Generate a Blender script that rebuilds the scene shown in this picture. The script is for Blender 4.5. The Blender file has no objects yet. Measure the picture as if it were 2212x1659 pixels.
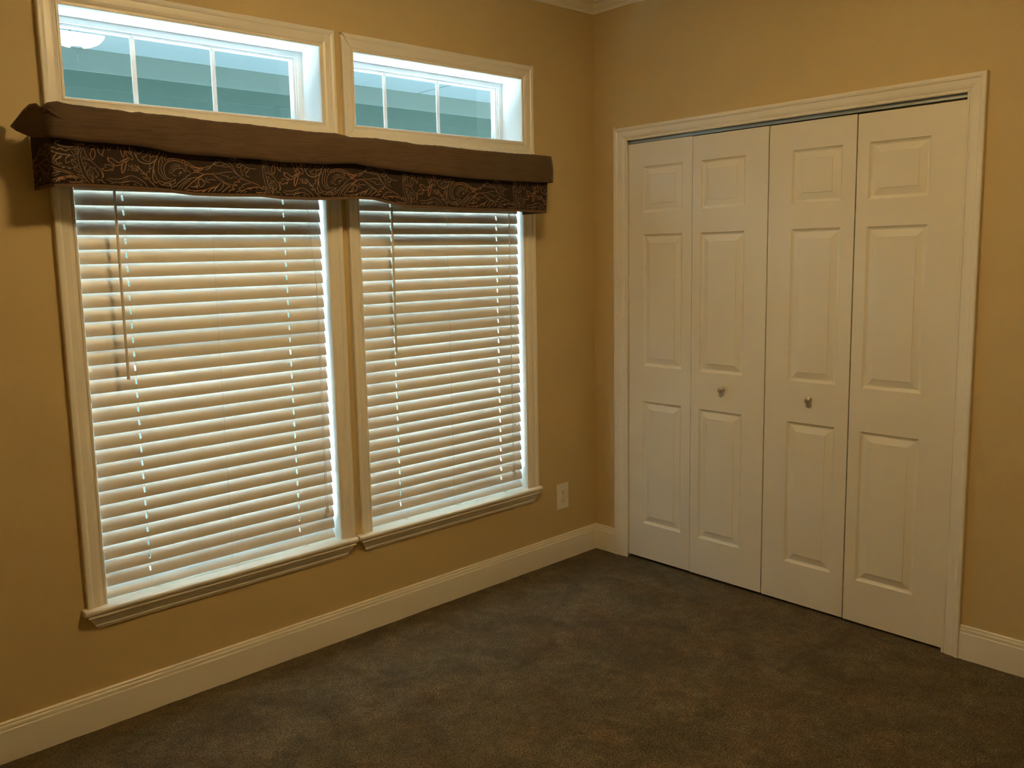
# Bedroom corner: two windows with blinds under a fabric valance, closet with bifold doors.
WALLC = (.57, .44, .215)
SIDC = (.0390, .0640, .0530); FRIC = (.076, .104, .092); SOFC = (.070, .094, .098)
LAMPC = (1.0, .70, .32); LAMPS = 120.0
LAMPXY = (-1.79, -1.57)
SKYC = (.56, .79, 1.0); SKYS = 6.0; SUNE = 215.0
EXPO = 0.0
TILT, SLATW = 74.0, .0488
STROKES = """t1.5 364,1239 349,1175 324,1068 309,940 312,790 328,662 368,501 409,361 484,248 590,113|t1.5 489,1238 431,1157 370,1047 319,940|t1.4 493,1152 433,1051 398,941 398,812 416,706 458,580 481,474 515,368 571,275 648,182 675,118|t1.4 493,1152 506,1057 530,951 585,848 673,769 772,668 871,567 929,484|t3.4 929,484 967,421 972,345 946,288|t2.0 425,1221 498,1217 505,1175 556,1152 619,1153|o2.6 598,1151 665,1200|o1.6 666,1210 740,1206 813,1191|o1.6 678,1093 767,1144 899,1199|o2.0 695,1041 662,962 671,877 719,805 778,885 803,996 784,1091 753,1110 695,1041|t2.0 898,1188 885,1089 916,1005 976,956 1039,924|t1.8 1053,1246 1054,1127 1013,1014 976,956|t1.8 1148,1223 1153,1148 1183,1113 1230,1156 1246,1223|t2.6 1445,1252 1447,1132|t1.8 1529,1204 1531,1083 1586,932 1627,1024 1647,1147 1620,1233|t1.5 208,1242 268,1206 315,1143 331,1090 288,1068 249,1099 243,1163|t1.5 301,1238 340,1196 380,1176 427,1243|t1.5 145,1098 214,1056 261,993 266,929 213,918 165,960 139,1034|t1.5 97,895 158,885 218,854 244,790 201,768 141,800 108,768|t1.5 86,757 167,736 236,683 282,608 258,576 198,597 140,661 105,736|t1.5 132,555 225,549 305,501 342,447 319,415 248,447 190,501 172,544|t1.5 241,356 324,350 385,317 423,265 379,247 308,286 271,340|t1.6 327,124 330,167 385,188 448,186 497,140|t1.6 348,118 371,150 421,114|t2.4 -168,1294 -260,1282 -313,1255|t3.4 -324,1244 -275,1224|t2.2 -284,1239 -178,1173 -78,1143 34,1134 138,1140 212,1163|t1.6 -424,1123 -377,1092 -324,1113 -268,1061|t3.0 -268,1061 -195,1083 -134,1079 -86,1042|t2.2 -97,1042 -16,1022 28,1054 70,1076 120,1055|t1.6 -422,1029 -385,993 -245,967 -115,936 58,922 120,917|t1.5 -417,1217 -413,1134 -422,1029 -405,872 -387,725 -363,651|t1.5 -278,935 -335,861 -361,788 -308,703 -271,650|t3.0 -139,894 -185,830 -258,809|t1.6 -258,809 -303,756|t3.2 87,895 1,852 -45,799|t2.0 -45,799 -42,704 -2,688 63,725|t1.8 -237,703 -190,650|t1.8 -196,703 -129,640|t1.4 -373,651 -272,640 -204,597 -73,576 29,565 109,533|t3.4 -157,550 -86,550|t2.6 5,528 88,523|t1.4 -388,588 -374,514|t2.4 -395,499 -287,460 -207,439|t1.6 -217,439 -86,422 14,384 112,309|t1.8 -253,375 -316,360 -380,325|t4.5 -351,176 -265,227 -162,237|o2.8 -162,237 -68,257|o2.4 -133,226 -115,194|t2.8 -68,262 27,288 110,282 191,255 206,190|t2.0 -256,216 -267,142|t1.6 -487,121 -390,198|t1.4 452,773 458,849 502,863 518,800 591,795 641,767|t1.4 425,696 476,678 511,713 544,673 502,605 486,539 471,473|t1.4 559,663 610,635|t1.5 694,489 610,505 555,479 548,392 587,341 617,321|t1.5 601,526 628,593 670,585 698,544 754,575 771,527 790,485 829,444 846,380 797,311|t1.5 586,471 634,398 659,313 663,226 676,129|t1.5 714,469 694,359 696,250 719,132|t1.4 724,328 787,322 784,278 720,274|t1.4 788,191 845,238 875,207 921,243 969,169 1041,120|t1.4 808,170 848,140|o5.4 1146,918 1149,809|t2.0 1187,889 1263,885 1325,837 1398,787 1464,781 1555,820 1648,870 1742,921|o2.4 1138,808 1210,760 1284,723 1334,672 1424,690 1538,741 1610,801 1690,829 1749,877|o2.2 1334,661 1281,690 1274,601 1235,521 1196,572 1137,517 1039,514 953,518|o3.0 922,538 1012,577|t1.8 1027,633 1063,680 1150,688 1225,673 1278,645|o2.2 1035,601 1090,617|o3.0 1550,742 1520,641 1511,529 1528,453|o2.4 1667,816 1634,681 1591,556 1528,453|t1.6 1109,301 1217,282 1349,288 1483,306 1621,358 1748,410|t1.4 1052,263 1146,216 1275,182 1385,179 1518,186 1737,242|t1.8 1163,151 1261,148|t1.6 1324,252 1332,209|t1.6 1424,258 1432,215|t1.6 1535,264 1544,232|t1.6 1628,303 1636,270|o5.4 1798,1274 1796,1107|o2.0 1886,1258 1865,1124 1813,1031|o1.8 1686,1132 1680,1043 1718,958 1792,907 1858,878 1875,958 1836,1044 1750,1093 1686,1132|o2.0 1507,821 1623,884 1760,927|o1.6 1672,799 1757,883|o3.0 1570,770 1517,656 1508,545 1524,457|o2.4 1673,810 1640,664 1585,527 1524,457|t1.6 1928,1217 1969,1154 2011,1112|t3.0 1942,1096 1980,1010 2010,945|t1.6 1995,1055 2089,1096 2173,1147 2246,1211|t2.6 2009,933 2061,870 2138,830 2227,804 2319,803 2401,822 2534,892|t1.5 2150,988 2213,915 2302,880 2393,867|t1.5 2150,988 2242,997 2316,1072 2368,1157 2405,1195|t1.4 2487,1204 2422,1107 2394,1036 2486,1034 2593,1069 2669,1145 2721,1219|t1.4 2592,1216 2515,1117 2487,1046|t1.4 2439,1018 2410,947 2392,855|t2.2 2721,1219 2680,1135 2616,1060 2611,991 2557,895 2515,800 2494,662 2474,546 2444,453 2459,340 2533,245 2595,296|t1.4 2611,991 2536,927 2476,898|t1.4 2400,811 2370,717 2375,627 2355,512|t1.8 2331,657 2401,664 2475,728|t1.5 2515,641 2509,550 2536,439 2599,342 2702,305 2794,279|t1.4 2462,545 2455,613 2509,709|t1.4 2374,605 2289,551 2262,492 2294,461|t1.5 2759,1098 2717,1002 2676,918 2651,814 2649,711 2630,607 2681,509 2735,446 2802,394 2897,394|t3.0 2759,1098 2756,1052|t2.4 2639,892 2676,918|t1.4 2837,1197 2806,1091 2774,986 2780,895 2737,800 2717,684 2745,572 2775,506 2830,443|t1.4 2867,1121 2913,1117 2910,1071 2862,1052 2846,993 2892,988 2865,939|o2.0 2811,670 2817,762 2871,860 2960,941 3069,980 3190,1004 3310,998 3489,958 3609,928 3790,881 3975,858 4116,867|t1.5 2811,670 2816,579 2856,480 2923,420 3065,422|t1.4 2962,964 2953,1009 3002,1039 3035,998|o1.6 3035,998 3038,1044 3099,1059 3119,1010|o1.6 3131,1012 3135,1064 3207,1075 3228,1027|o1.6 3240,1028 3243,1075 3316,1080 3324,1029|o1.6 3336,1031 3351,1073 3412,1070 3420,1019|o1.6 3432,1009 3447,1057 3507,1048 3503,983|o1.6 3515,985 3542,1023 3602,1008 3599,961|o1.6 3611,963 3650,991 3709,964 3731,920|o1.8 3731,920 3781,939 3840,896 3951,880|o2.6 3549,943 3729,897|o1.8 3523,928 3568,876 3563,805|o1.6 3665,853 3776,856 3796,799 3895,782 4099,842|t1.5 3091,615 3133,702 3233,762 3356,790 3477,794 3596,751 3690,693 3687,646|t1.5 3065,589 3122,539 3205,539|t1.4 3035,826 3199,780|t1.4 3019,778 3159,729|t1.4 2978,703 3084,684|t1.4 2950,630 3045,632|t1.4 2969,576 3066,600|t1.4 3098,881 3249,810|t1.4 3160,913 3297,817|t1.4 3233,924 3357,814|t1.4 3305,922 3370,815|t1.4 3414,925 3443,825|t1.4 3498,913 3527,812|t3.0 3284,630 3370,653|t3.0 3337,695 3406,646|t3.0 3437,743 3521,719|t3.0 3291,562 3317,589|t2.4 3517,672 3529,661|t1.8 3687,646 3586,598 3532,534 3455,478 3378,422 3302,366 3225,298 3184,235 3098,201 3046,148|t1.3 3622,591 3612,625|t1.3 3558,548 3523,579|t1.3 3493,494 3445,511|t1.3 3416,438 3381,457|t1.3 3339,382 3304,401|t1.3 3263,326 3228,345|t1.6 2794,279 2914,304 3049,356 3175,442|t1.6 3175,442 3133,367 3166,325 3078,268 2968,219 2997,292 2935,260 2781,255 2776,197 2672,223 2607,297|t1.6 2789,210 2894,186 3014,202 2984,117 2911,96 2902,130|t1.6 3198,98 3266,199 3345,290 3448,372 3577,481 3704,531 3830,567 3906,583|t1.6 3308,111 3377,224 3469,328 3598,425 3678,516|o2.2 3432,149 3535,219 3627,311 3733,417 3889,523 4007,601 4101,654|o1.6 3479,119 3616,146 3739,148 3877,158 4069,179|o1.5 3507,169 3678,153|t2.0 3661,268 3747,266 3835,285 3888,323 3857,239|t2.4 3842,380 3891,359|t1.6 3944,409 3924,478 3990,529 4062,486 4087,440|t1.4 3927,349 3961,292 4049,284|o1.6 3751,677 3792,729 3855,745 3916,725 3978,717 4064,699|t1.6 1467,299 1559,337 1675,388 1777,405 1878,400 1977,360 2087,299 2185,225 2248,152 2289,87|t1.4 1459,187 1573,227 1709,245 1844,252 1955,213 2042,161 2118,109|t2.4 1578,294 1588,283|t2.4 1658,320 1669,310|t2.4 1749,337 1760,326|t2.4 1839,325 1849,314|t2.4 1927,302 1938,285|t2.4 2005,272 2015,261|t2.4 2070,230 2080,214|t2.4 2124,177 2134,166|t1.6 1838,162 1880,120|t1.6 1874,198 1936,111|t1.8 1454,132 1544,136|t1.8 1588,127 1701,144|t2.0 1723,736 1753,682 1820,675 1857,722 1814,742|t2.6 1688,567 1735,592|o2.0 1801,574 1851,644 1919,637 1974,618 1947,560 1881,590 1822,553|t2.0 1973,607 2016,576 1980,551|t2.4 1915,737 2033,644 2131,583|t2.0 2006,743 2047,690 2055,634|t1.8 2054,623 2162,540 2269,436 2330,329 2394,244 2459,193 2511,106|t1.8 2069,523 2147,494 2215,477|t1.8 2187,564 2205,498|t1.6 2152,404 2205,352 2274,346 2221,409|t3.4 2346,387 2379,367|t2.0 2440,248 2459,193|t1.8 2513,129 2605,102|t1.4 4537,1192 4638,1154 4738,1099 4838,1043 4940,999 5040,930 5115,860 5163,777 5239,719 5341,648 5444,578 5575,520 5668,485|t1.4 4924,1154 5023,1062 5108,957 5167,850 5203,778 5303,684 5391,601|t2.0 5115,860 5176,777|t1.4 4448,1002 4523,983 4626,975 4731,991 4837,1031|t1.4 4703,966 4806,946 4897,949 4990,965|t1.6 4700,1109 4608,1093 4527,1043 4434,989|t2.0 4559,1127 4450,1038 4355,948 4298,862|t2.2 4156,817 4247,858 4313,886 4278,943 4161,888|o1.8 3809,877 3934,874 4059,882 4187,902|o1.6 3805,807 3930,826 4033,868|o1.6 3876,764 3990,783 4108,849|o1.6 3799,724 3900,742 3998,713 4110,696|o2.4 3779,429 3859,517 3952,593 4069,658 4198,696 4326,703 4426,680|o3.6 4438,668 4549,591|t1.6 4394,773 4427,692|t1.5 4550,615 4675,546 4799,454 4927,409 5097,382|t1.5 4522,578 4670,474 4797,417 4924,360 4988,325|t1.6 4429,727 4584,729 4742,764 4900,793 5098,793|t1.4 4659,702 4761,669 4891,649 4918,674 4914,601 5045,599 5142,655|t1.4 5152,607 5247,646|t1.8 3932,485 4011,537 4071,493 4117,437 4100,365 4032,290 3957,298 3936,368 3915,414 3932,485|t1.6 4217,596 4160,510 4169,451 4281,422|t1.6 4197,488 4314,530 4416,530 4478,504|o1.8 3768,275 3845,304 3893,283 3851,222|t2.2 3838,386 3873,353|t1.8 4654,426 4532,339 4449,252 4456,168|t1.8 4761,465 4741,368 4655,246 4520,159|t2.2 4988,338 4880,287 4756,200 4660,126|t2.0 4450,276 4333,246 4265,183 4210,121|t1.8 4573,376 4474,253 4351,127|o3.0 4138,177 4072,150 4008,123|o1.6 3758,133 3909,148 4075,186 4191,215 4322,269 4479,325|o2.0 5456,566 5309,569 5266,525 5330,478 5156,474 5138,401 5229,366 5109,364 5038,290 5128,243 4966,204 4909,130|t1.8 5692,436 5528,421 5418,382 5388,345|t1.6 5454,321 5318,295 5276,257 5339,210 5230,172 5174,134|o2.0 5456,566 5601,508 5735,474 5869,427 6003,368|t2.4 5321,136 5434,211 5531,262|o4.4 5545,262 5641,276 5724,289|o2.8 5724,301 5862,316 5973,324|t2.8 5973,324 6068,295 6134,240|o2.0 5695,264 5691,203|o2.0 5888,292 5899,243|t2.0 5429,138 5540,176|o2.4 5853,168 5933,132 6045,146 6168,131|o1.8 4993,1205 5060,1226 5192,1225 5218,1214 5175,1164 5082,1160 4993,1205|t1.6 5231,1214 5306,1144 5397,1099|t1.6 5173,1140 5221,1057|t1.8 5396,1087 5300,1047 5242,973 5333,940 5389,978 5420,1052|t1.6 5420,1052 5497,993 5629,937 5763,916 5927,909|t1.6 5323,1193 5428,1161|t1.6 5453,1138 5532,1116|t1.6 5589,948 5504,884 5485,798|t2.6 5666,889 5579,801 5524,775|t1.8 5372,916 5392,820 5440,736|o2.0 5372,722 5464,688|t1.6 5536,751 5571,666 5665,656"""
import bpy, bmesh, math, random
from mathutils import Vector, Matrix
random.seed(7)
C = bpy.context.scene.collection
sc = bpy.context.scene
R = math.radians

# ------------------------------------------------------------------ helpers
def lerp(a, b, t): return a + (b - a) * t
def interp(x, pts):
    if x <= pts[0][0]: return pts[0][1]
    for (a, b), (c, d) in zip(pts, pts[1:]):
        if x <= c: return lerp(b, d, (x - a) / (c - a))
    return pts[-1][1]

def link(name, bm, mats, parent=None, smooth=False, recalc=True):
    if recalc: bmesh.ops.recalc_face_normals(bm, faces=bm.faces)
    me = bpy.data.meshes.new(name); bm.to_mesh(me); bm.free()
    if not isinstance(mats, (list, tuple)): mats = [mats]
    for m in mats: me.materials.append(m)
    if smooth:
        for p in me.polygons: p.use_smooth = True
        try: me.set_sharp_from_angle(angle=R(35))
        except Exception: pass
    o = bpy.data.objects.new(name, me); C.objects.link(o)
    if parent: o.parent = parent
    return o

def empty(name, loc=(0, 0, 0)):
    o = bpy.data.objects.new(name, None); C.objects.link(o)
    o.empty_display_size = .05
    o['_loc'] = 0; del o['_loc']
    return o

def place_root(o, loc):
    """put the Empty at the thing's base and keep its parts where they are"""
    o.location = loc
    for ch in o.children:
        ch.matrix_parent_inverse = Matrix.Translation(-Vector(loc))

def tag(o, label=None, cat=None, group=None, kind=None):
    if label: o['label'] = label
    if cat: o['category'] = cat
    if group: o['group'] = group
    if kind: o['kind'] = kind
    return o

def box(bm, x0, x1, y0, y1, z0, z1, bev=0.0, mi=0):
    r = bmesh.ops.create_cube(bm, size=1)
    vs = r['verts']
    for v in vs:
        v.co = Vector((lerp(x0, x1, v.co.x + .5), lerp(y0, y1, v.co.y + .5), lerp(z0, z1, v.co.z + .5)))
    fs = set(f for v in vs for f in v.link_faces)
    for f in fs: f.material_index = mi
    if bev > 0:
        es = list({e for v in vs for e in v.link_edges})
        bmesh.ops.bevel(bm, geom=es, offset=bev, segments=2, affect='EDGES', profile=.6)
    return vs

def tube(bm, pts, r, seg=8, mi=0, caps=True, radii=None):
    pts = [Vector(p) for p in pts]
    rings = []
    for i, p in enumerate(pts):
        t = (pts[min(i + 1, len(pts) - 1)] - pts[max(i - 1, 0)]).normalized()
        a = Vector((0, 1, 0)) if abs(t.y) < .9 else Vector((1, 0, 0))
        u = t.cross(a).normalized(); v = t.cross(u)
        rr = radii[i] if radii else r
        rings.append([bm.verts.new(p + (u * math.cos(2 * math.pi * k / seg) + v * math.sin(2 * math.pi * k / seg)) * rr) for k in range(seg)])
    for a, b in zip(rings, rings[1:]):
        for k in range(seg):
            f = bm.faces.new((a[k], a[(k + 1) % seg], b[(k + 1) % seg], b[k])); f.material_index = mi
    if caps:
        bm.faces.new(rings[0]).material_index = mi
        bm.faces.new(rings[-1]).material_index = mi

def lathe(bm, prof, origin, axis='z', seg=32, mi=0):
    """prof: (radius, along axis)"""
    ox, oy, oz = origin; rings = []
    def P(r, h, a):
        c, s = math.cos(a) * r, math.sin(a) * r
        if axis == 'z': return (ox + c, oy + s, oz + h)
        if axis == 'x': return (ox + h, oy + c, oz + s)
        return (ox + c, oy + h, oz + s)
    for r, h in prof:
        if r < 1e-6: rings.append([bm.verts.new(P(0, h, 0))])
        else: rings.append([bm.verts.new(P(r, h, 2 * math.pi * k / seg)) for k in range(seg)])
    for a, b in zip(rings, rings[1:]):
        for k in range(seg):
            q = []
            for v in (a[k % len(a)], a[(k + 1) % len(a)], b[(k + 1) % len(b)], b[k % len(b)]):
                if v not in q: q.append(v)
            if len(q) > 2: bm.faces.new(q).material_index = mi

def slab(bm, us, vs, solid, pos, mi=0):
    """a sheet with thickness over a grid of cells, open where solid(i, j) is False"""
    cache = {}
    def V(i, j, s):
        if (i, j, s) not in cache: cache[(i, j, s)] = bm.verts.new(pos(us[i], vs[j], s))
        return cache[(i, j, s)]
    nu, nv = len(us) - 1, len(vs) - 1
    S = [[bool(solid((us[i] + us[i + 1]) / 2, (vs[j] + vs[j + 1]) / 2)) for j in range(nv)] for i in range(nu)]
    g = lambda i, j: 0 <= i < nu and 0 <= j < nv and S[i][j]
    for i in range(nu):
        for j in range(nv):
            if not S[i][j]: continue
            for s in (0, 1):
                bm.faces.new([V(i, j, s), V(i + 1, j, s), V(i + 1, j + 1, s), V(i, j + 1, s)][::1 if s else -1]).material_index = mi
            for (di, dj, a, b) in ((-1, 0, (i, j), (i, j + 1)), (1, 0, (i + 1, j), (i + 1, j + 1)), (0, -1, (i, j), (i + 1, j)), (0, 1, (i, j + 1), (i + 1, j + 1))):
                if not g(i + di, j + dj):
                    bm.faces.new((V(*a, 0), V(*b, 0), V(*b, 1), V(*a, 1))).material_index = mi

def strip(bm, prof, p0, p1, out, depth_dir, m0, m1, mi=0):
    """moulding: profile (t outwards, d off the wall) swept from p0 to p1; each end shifted by m*t (a mitre)"""
    p0, p1, out, dd = Vector(p0), Vector(p1), Vector(out), Vector(depth_dir)
    a = (p1 - p0).normalized()
    A = [bm.verts.new(p0 + out * t + dd * d - a * (m0 * t)) for t, d in prof]
    B = [bm.verts.new(p1 + out * t + dd * d + a * (m1 * t)) for t, d in prof]
    n = len(prof)
    for k in range(n):
        bm.faces.new((A[k], A[(k + 1) % n], B[(k + 1) % n], B[k])).material_index = mi
    bm.faces.new(A).material_index = mi; bm.faces.new(B[::-1]).material_index = mi

# ------------------------------------------------------------------ materials
def new_mat(name):
    m = bpy.data.materials.new(name); m.use_nodes = True
    nt = m.node_tree; b = nt.nodes['Principled BSDF']
    return m, nt, b

def paint(name, col, rough=.5, bump=0., bscale=200., var=0., vscale=3., metallic=0., spec=.5):
    m, nt, b = new_mat(name); N, L = nt.nodes, nt.links
    b.inputs['Roughness'].default_value = rough
    b.inputs['Metallic'].default_value = metallic
    b.inputs['Specular IOR Level'].default_value = spec
    b.inputs['Base Color'].default_value = (*col, 1)
    tc = N.new('ShaderNodeTexCoord')
    if var > 0:
        n = N.new('ShaderNodeTexNoise'); n.inputs['Scale'].default_value = vscale; n.inputs['Detail'].default_value = 4
        L.new(tc.outputs['Object'], n.inputs['Vector'])
        r = N.new('ShaderNodeValToRGB')
        r.color_ramp.elements[0].position = .35; r.color_ramp.elements[1].position = .65
        r.color_ramp.elements[0].color = (*[c * (1 - var) for c in col], 1)
        r.color_ramp.elements[1].color = (*[min(1, c * (1 + var)) for c in col], 1)
        L.new(n.outputs['Fac'], r.inputs['Fac']); L.new(r.outputs['Color'], b.inputs['Base Color'])
    if bump > 0:
        n = N.new('ShaderNodeTexNoise'); n.inputs['Scale'].default_value = bscale; n.inputs['Detail'].default_value = 3
        L.new(tc.outputs['Object'], n.inputs['Vector'])
        bp = N.new('ShaderNodeBump'); bp.inputs['Strength'].default_value = bump; bp.inputs['Distance'].default_value = .002
        L.new(n.outputs['Fac'], bp.inputs['Height']); L.new(bp.outputs['Normal'], b.inputs['Normal'])
    return m

M = {}
M['wall'] = paint('tan_wall_paint', WALLC, .62, .25, 260, .012, 1.5)
M['wall_out'] = paint('exterior_wall_board', (.55, .55, .5), .8, .2, 60)
M['ceiling'] = paint('ceiling_paint', (.74, .71, .63), .8, .5, 90)
M['trim'] = paint('white_trim_paint', (.79, .75, .65), .33, .08, 40, .01, 6)
M['door'] = paint('white_door_paint', (.77, .725, .61), .38, 0, 0)
M['blind'] = paint('white_blind_vinyl', (.74, .705, .645), .36, .03, 90)
M['vinyl'] = paint('white_window_vinyl', (.80, .82, .82), .35)
M['cord'] = paint('pale_cord', (.74, .70, .62), .7)
M['wand'] = paint('clear_tan_plastic', (.66, .58, .46), .3)
M['steel'] = paint('dull_grey_track', (.36, .40, .40), .45, 0, 0, .03, 20, .6)
M['nylon'] = paint('white_nylon', (.8, .8, .78), .4)
M['nickel'] = paint('aged_nickel', (.46, .41, .31), .38, 0, 0, .05, 60, .55)
M['bronze'] = paint('dark_bronze', (.06, .045, .035), .4, 0, 0, 0, 1, .8)
M['outlet'] = paint('ivory_outlet_plastic', (.78, .74, .64), .3)
M['slot'] = paint('dark_slot', (.10, .085, .06), .6)
M['hem'] = paint('taupe_hem_binding', (.115, .068, .038), .85, .5, 900, .08, 60)
M['print_t'] = paint('taupe_print', (.275, .180, .115), .85)
M['print_o'] = paint('rust_print', (.29, .150, .075), .85)
M['skirt'] = paint('dark_brown_cotton', (.023, .0118, .0062), .9, .4, 900, .1, 40)
M['siding'] = paint('teal_siding', SIDC, .9, .1, 60, .02, 2, 0, .15)
M['frieze'] = paint('pale_aqua_board', FRIC, .85, spec=.15)
M['soffit'] = paint('white_soffit', SOFC, .85, spec=.15)
M['roof'] = paint('grey_shingle', (.14, .14, .14), .9, .5, 30, .15, 8)
M['concrete'] = paint('pale_concrete', (.70, .70, .69), .9, .4, 25, .06, 2)

def woven():
    m, nt, b = new_mat('brown_woven_linen'); N, L = nt.nodes, nt.links
    tc = N.new('ShaderNodeTexCoord'); mp = N.new('ShaderNodeMapping')
    mp.inputs['Scale'].default_value = (14, 60, 420)
    L.new(tc.outputs['Object'], mp.inputs['Vector'])
    n = N.new('ShaderNodeTexNoise'); n.inputs['Scale'].default_value = 1; n.inputs['Detail'].default_value = 5
    L.new(mp.outputs['Vector'], n.inputs['Vector'])
    n2 = N.new('ShaderNodeTexNoise'); n2.inputs['Scale'].default_value = 700
    L.new(tc.outputs['Object'], n2.inputs['Vector'])
    mx = N.new('ShaderNodeMath'); mx.operation = 'MULTIPLY_ADD'
    L.new(n2.outputs['Fac'], mx.inputs[0]); mx.inputs[1].default_value = .35; L.new(n.outputs['Fac'], mx.inputs[2])
    r = N.new('ShaderNodeValToRGB'); e = r.color_ramp.elements
    e[0].position = .50; e[0].color = (.060, .0325, .0125, 1)
    e[1].position = .82; e[1].color = (.096, .054, .0225, 1)
    L.new(mx.outputs[0], r.inputs['Fac']); L.new(r.outputs['Color'], b.inputs['Base Color'])
    b.inputs['Roughness'].default_value = .85
    b.inputs['Sheen Weight'].default_value = .12
    bp = N.new('ShaderNodeBump'); bp.inputs['Strength'].default_value = .35; bp.inputs['Distance'].default_value = .001
    L.new(mx.outputs[0], bp.inputs['Height']); L.new(bp.outputs['Normal'], b.inputs['Normal'])
    return m
M['linen'] = woven()

def carpet():
    m, nt, b = new_mat('brown_plush_carpet'); N, L = nt.nodes, nt.links
    tc = N.new('ShaderNodeTexCoord')
    def noise(s, d=4, dist=0., rough=.55):
        n = N.new('ShaderNodeTexNoise'); n.inputs['Scale'].default_value = s; n.inputs['Detail'].default_value = d
        n.inputs['Distortion'].default_value = dist; n.inputs['Roughness'].default_value = rough
        L.new(tc.outputs['Object'], n.inputs['Vector']); return n
    big = noise(5.5, 5, .8); mid = noise(26, 4, .3); fine = noise(170, 4, .2, .8); hue = noise(4.0, 2, .4)
    # nap swirls: shading of the brushed pile painted into the base colour
    r = N.new('ShaderNodeValToRGB'); e = r.color_ramp.elements
    e[0].position = .36; e[0].color = (.076, .057, .027, 1)
    e[1].position = .66; e[1].color = (.130, .098, .049, 1)
    L.new(big.outputs['Fac'], r.inputs['Fac'])
    rh = N.new('ShaderNodeValToRGB'); e = rh.color_ramp.elements
    e[0].position = .42; e[0].color = (1, 1, 1, 1)
    e[1].position = .68; e[1].color = (1.10, .95, .86, 1)
    L.new(hue.outputs['Fac'], rh.inputs['Fac'])
    m0 = N.new('ShaderNodeMix'); m0.data_type = 'RGBA'; m0.blend_type = 'MULTIPLY'; m0.inputs['Factor'].default_value = 1
    L.new(r.outputs['Color'], m0.inputs['A']); L.new(rh.outputs['Color'], m0.inputs['B'])
    r2 = N.new('ShaderNodeValToRGB'); e = r2.color_ramp.elements
    e[0].position = .35; e[0].color = (.84, .84, .84, 1); e[1].position = .65; e[1].color = (1.16, 1.16, 1.16, 1)
    L.new(mid.outputs['Fac'], r2.inputs['Fac'])
    m1 = N.new('ShaderNodeMix'); m1.data_type = 'RGBA'; m1.blend_type = 'MULTIPLY'; m1.inputs['Factor'].default_value = 1
    L.new(m0.outputs['Result'], m1.inputs['A']); L.new(r2.outputs['Color'], m1.inputs['B'])
    r3 = N.new('ShaderNodeValToRGB'); e = r3.color_ramp.elements
    e[0].position = .40; e[0].color = (.34, .32, .30, 1); e[1].position = .60; e[1].color = (1.78, 1.74, 1.66, 1)
    L.new(fine.outputs['Fac'], r3.inputs['Fac'])
    m2 = N.new('ShaderNodeMix'); m2.data_type = 'RGBA'; m2.blend_type = 'MULTIPLY'; m2.inputs['Factor'].default_value = 1
    L.new(m1.outputs['Result'], m2.inputs['A']); L.new(r3.outputs['Color'], m2.inputs['B'])
    L.new(m2.outputs['Result'], b.inputs['Base Color'])
    b.inputs['Roughness'].default_value = 1; b.inputs['Specular IOR Level'].default_value = .1
    b.inputs['Sheen Weight'].default_value = .08
    b.inputs['Sheen Roughness'].default_value = .6
    ad = N.new('ShaderNodeMath'); ad.operation = 'MULTIPLY_ADD'
    L.new(mid.outputs['Fac'], ad.inputs[0]); ad.inputs[1].default_value = 1.2; L.new(fine.outputs['Fac'], ad.inputs[2])
    bp = N.new('ShaderNodeBump'); bp.inputs['Strength'].default_value = .9; bp.inputs['Distance'].default_value = .006
    L.new(ad.outputs[0], bp.inputs['Height']); L.new(bp.outputs['Normal'], b.inputs['Normal'])
    return m
M['carpet'] = carpet()

def glass(name, tint):
    m = bpy.data.materials.new(name); m.use_nodes = True
    nt = m.node_tree; N, L = nt.nodes, nt.links; N.clear()
    o = N.new('ShaderNodeOutputMaterial'); mx = N.new('ShaderNodeMixShader'); fr = N.new('ShaderNodeFresnel')
    fr.inputs['IOR'].default_value = 1.5
    t = N.new('ShaderNodeBsdfTransparent'); t.inputs['Color'].default_value = (*tint, 1)
    g = N.new('ShaderNodeBsdfGlossy'); g.inputs['Roughness'].default_value = 0
    ge = N.new('ShaderNodeNewGeometry'); iv = N.new('ShaderNodeMath'); iv.operation = 'SUBTRACT'; iv.inputs[0].default_value = 1
    ml = N.new('ShaderNodeMath'); ml.operation = 'MULTIPLY'
    L.new(ge.outputs['Backfacing'], iv.inputs[1]); L.new(fr.outputs[0], ml.inputs[0]); L.new(iv.outputs[0], ml.inputs[1])
    L.new(ml.outputs[0], mx.inputs[0]); L.new(t.outputs[0], mx.inputs[1]); L.new(g.outputs[0], mx.inputs[2])
    L.new(mx.outputs[0], o.inputs[0]); return m
M['glass'] = glass('window_glass', (.93, .985, .975)); M['tinted'] = glass('tinted_transom_glass', (.72, .765, .755))  # transom tint is added to dim the daylight on jambs and muntins

def emit(name, col, s):
    m, nt, b = new_mat(name)
    b.inputs['Base Color'].default_value = (.9, .88, .82, 1)
    b.inputs['Emission Color'].default_value = (*col, 1); b.inputs['Emission Strength'].default_value = s
    return m
M['lamp'] = emit('lit_frosted_bowl', LAMPC, LAMPS)

# ------------------------------------------------------------------ layout
H = 2.70                      # ceiling
XW, YS = -4.15, -3.75         # west and south walls
T = .145                      # wall thickness
# lower windows: opening x0, x1; casing outer x0, x1
W = [dict(x0=-2.441, x1=-1.541, c0=-2.506, c1=-1.4785, s0=-2.521, s1=-1.4745),
     dict(x0=-1.391, x1=-.499, c0=-1.449, c1=-.4295, s0=-1.4685, s1=-.4195)]
ZS, ZT = .4115, 1.872         # stool top, head of the lower windows
TZ0, TZ1 = 2.0186, 2.2895     # transom opening

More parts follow.
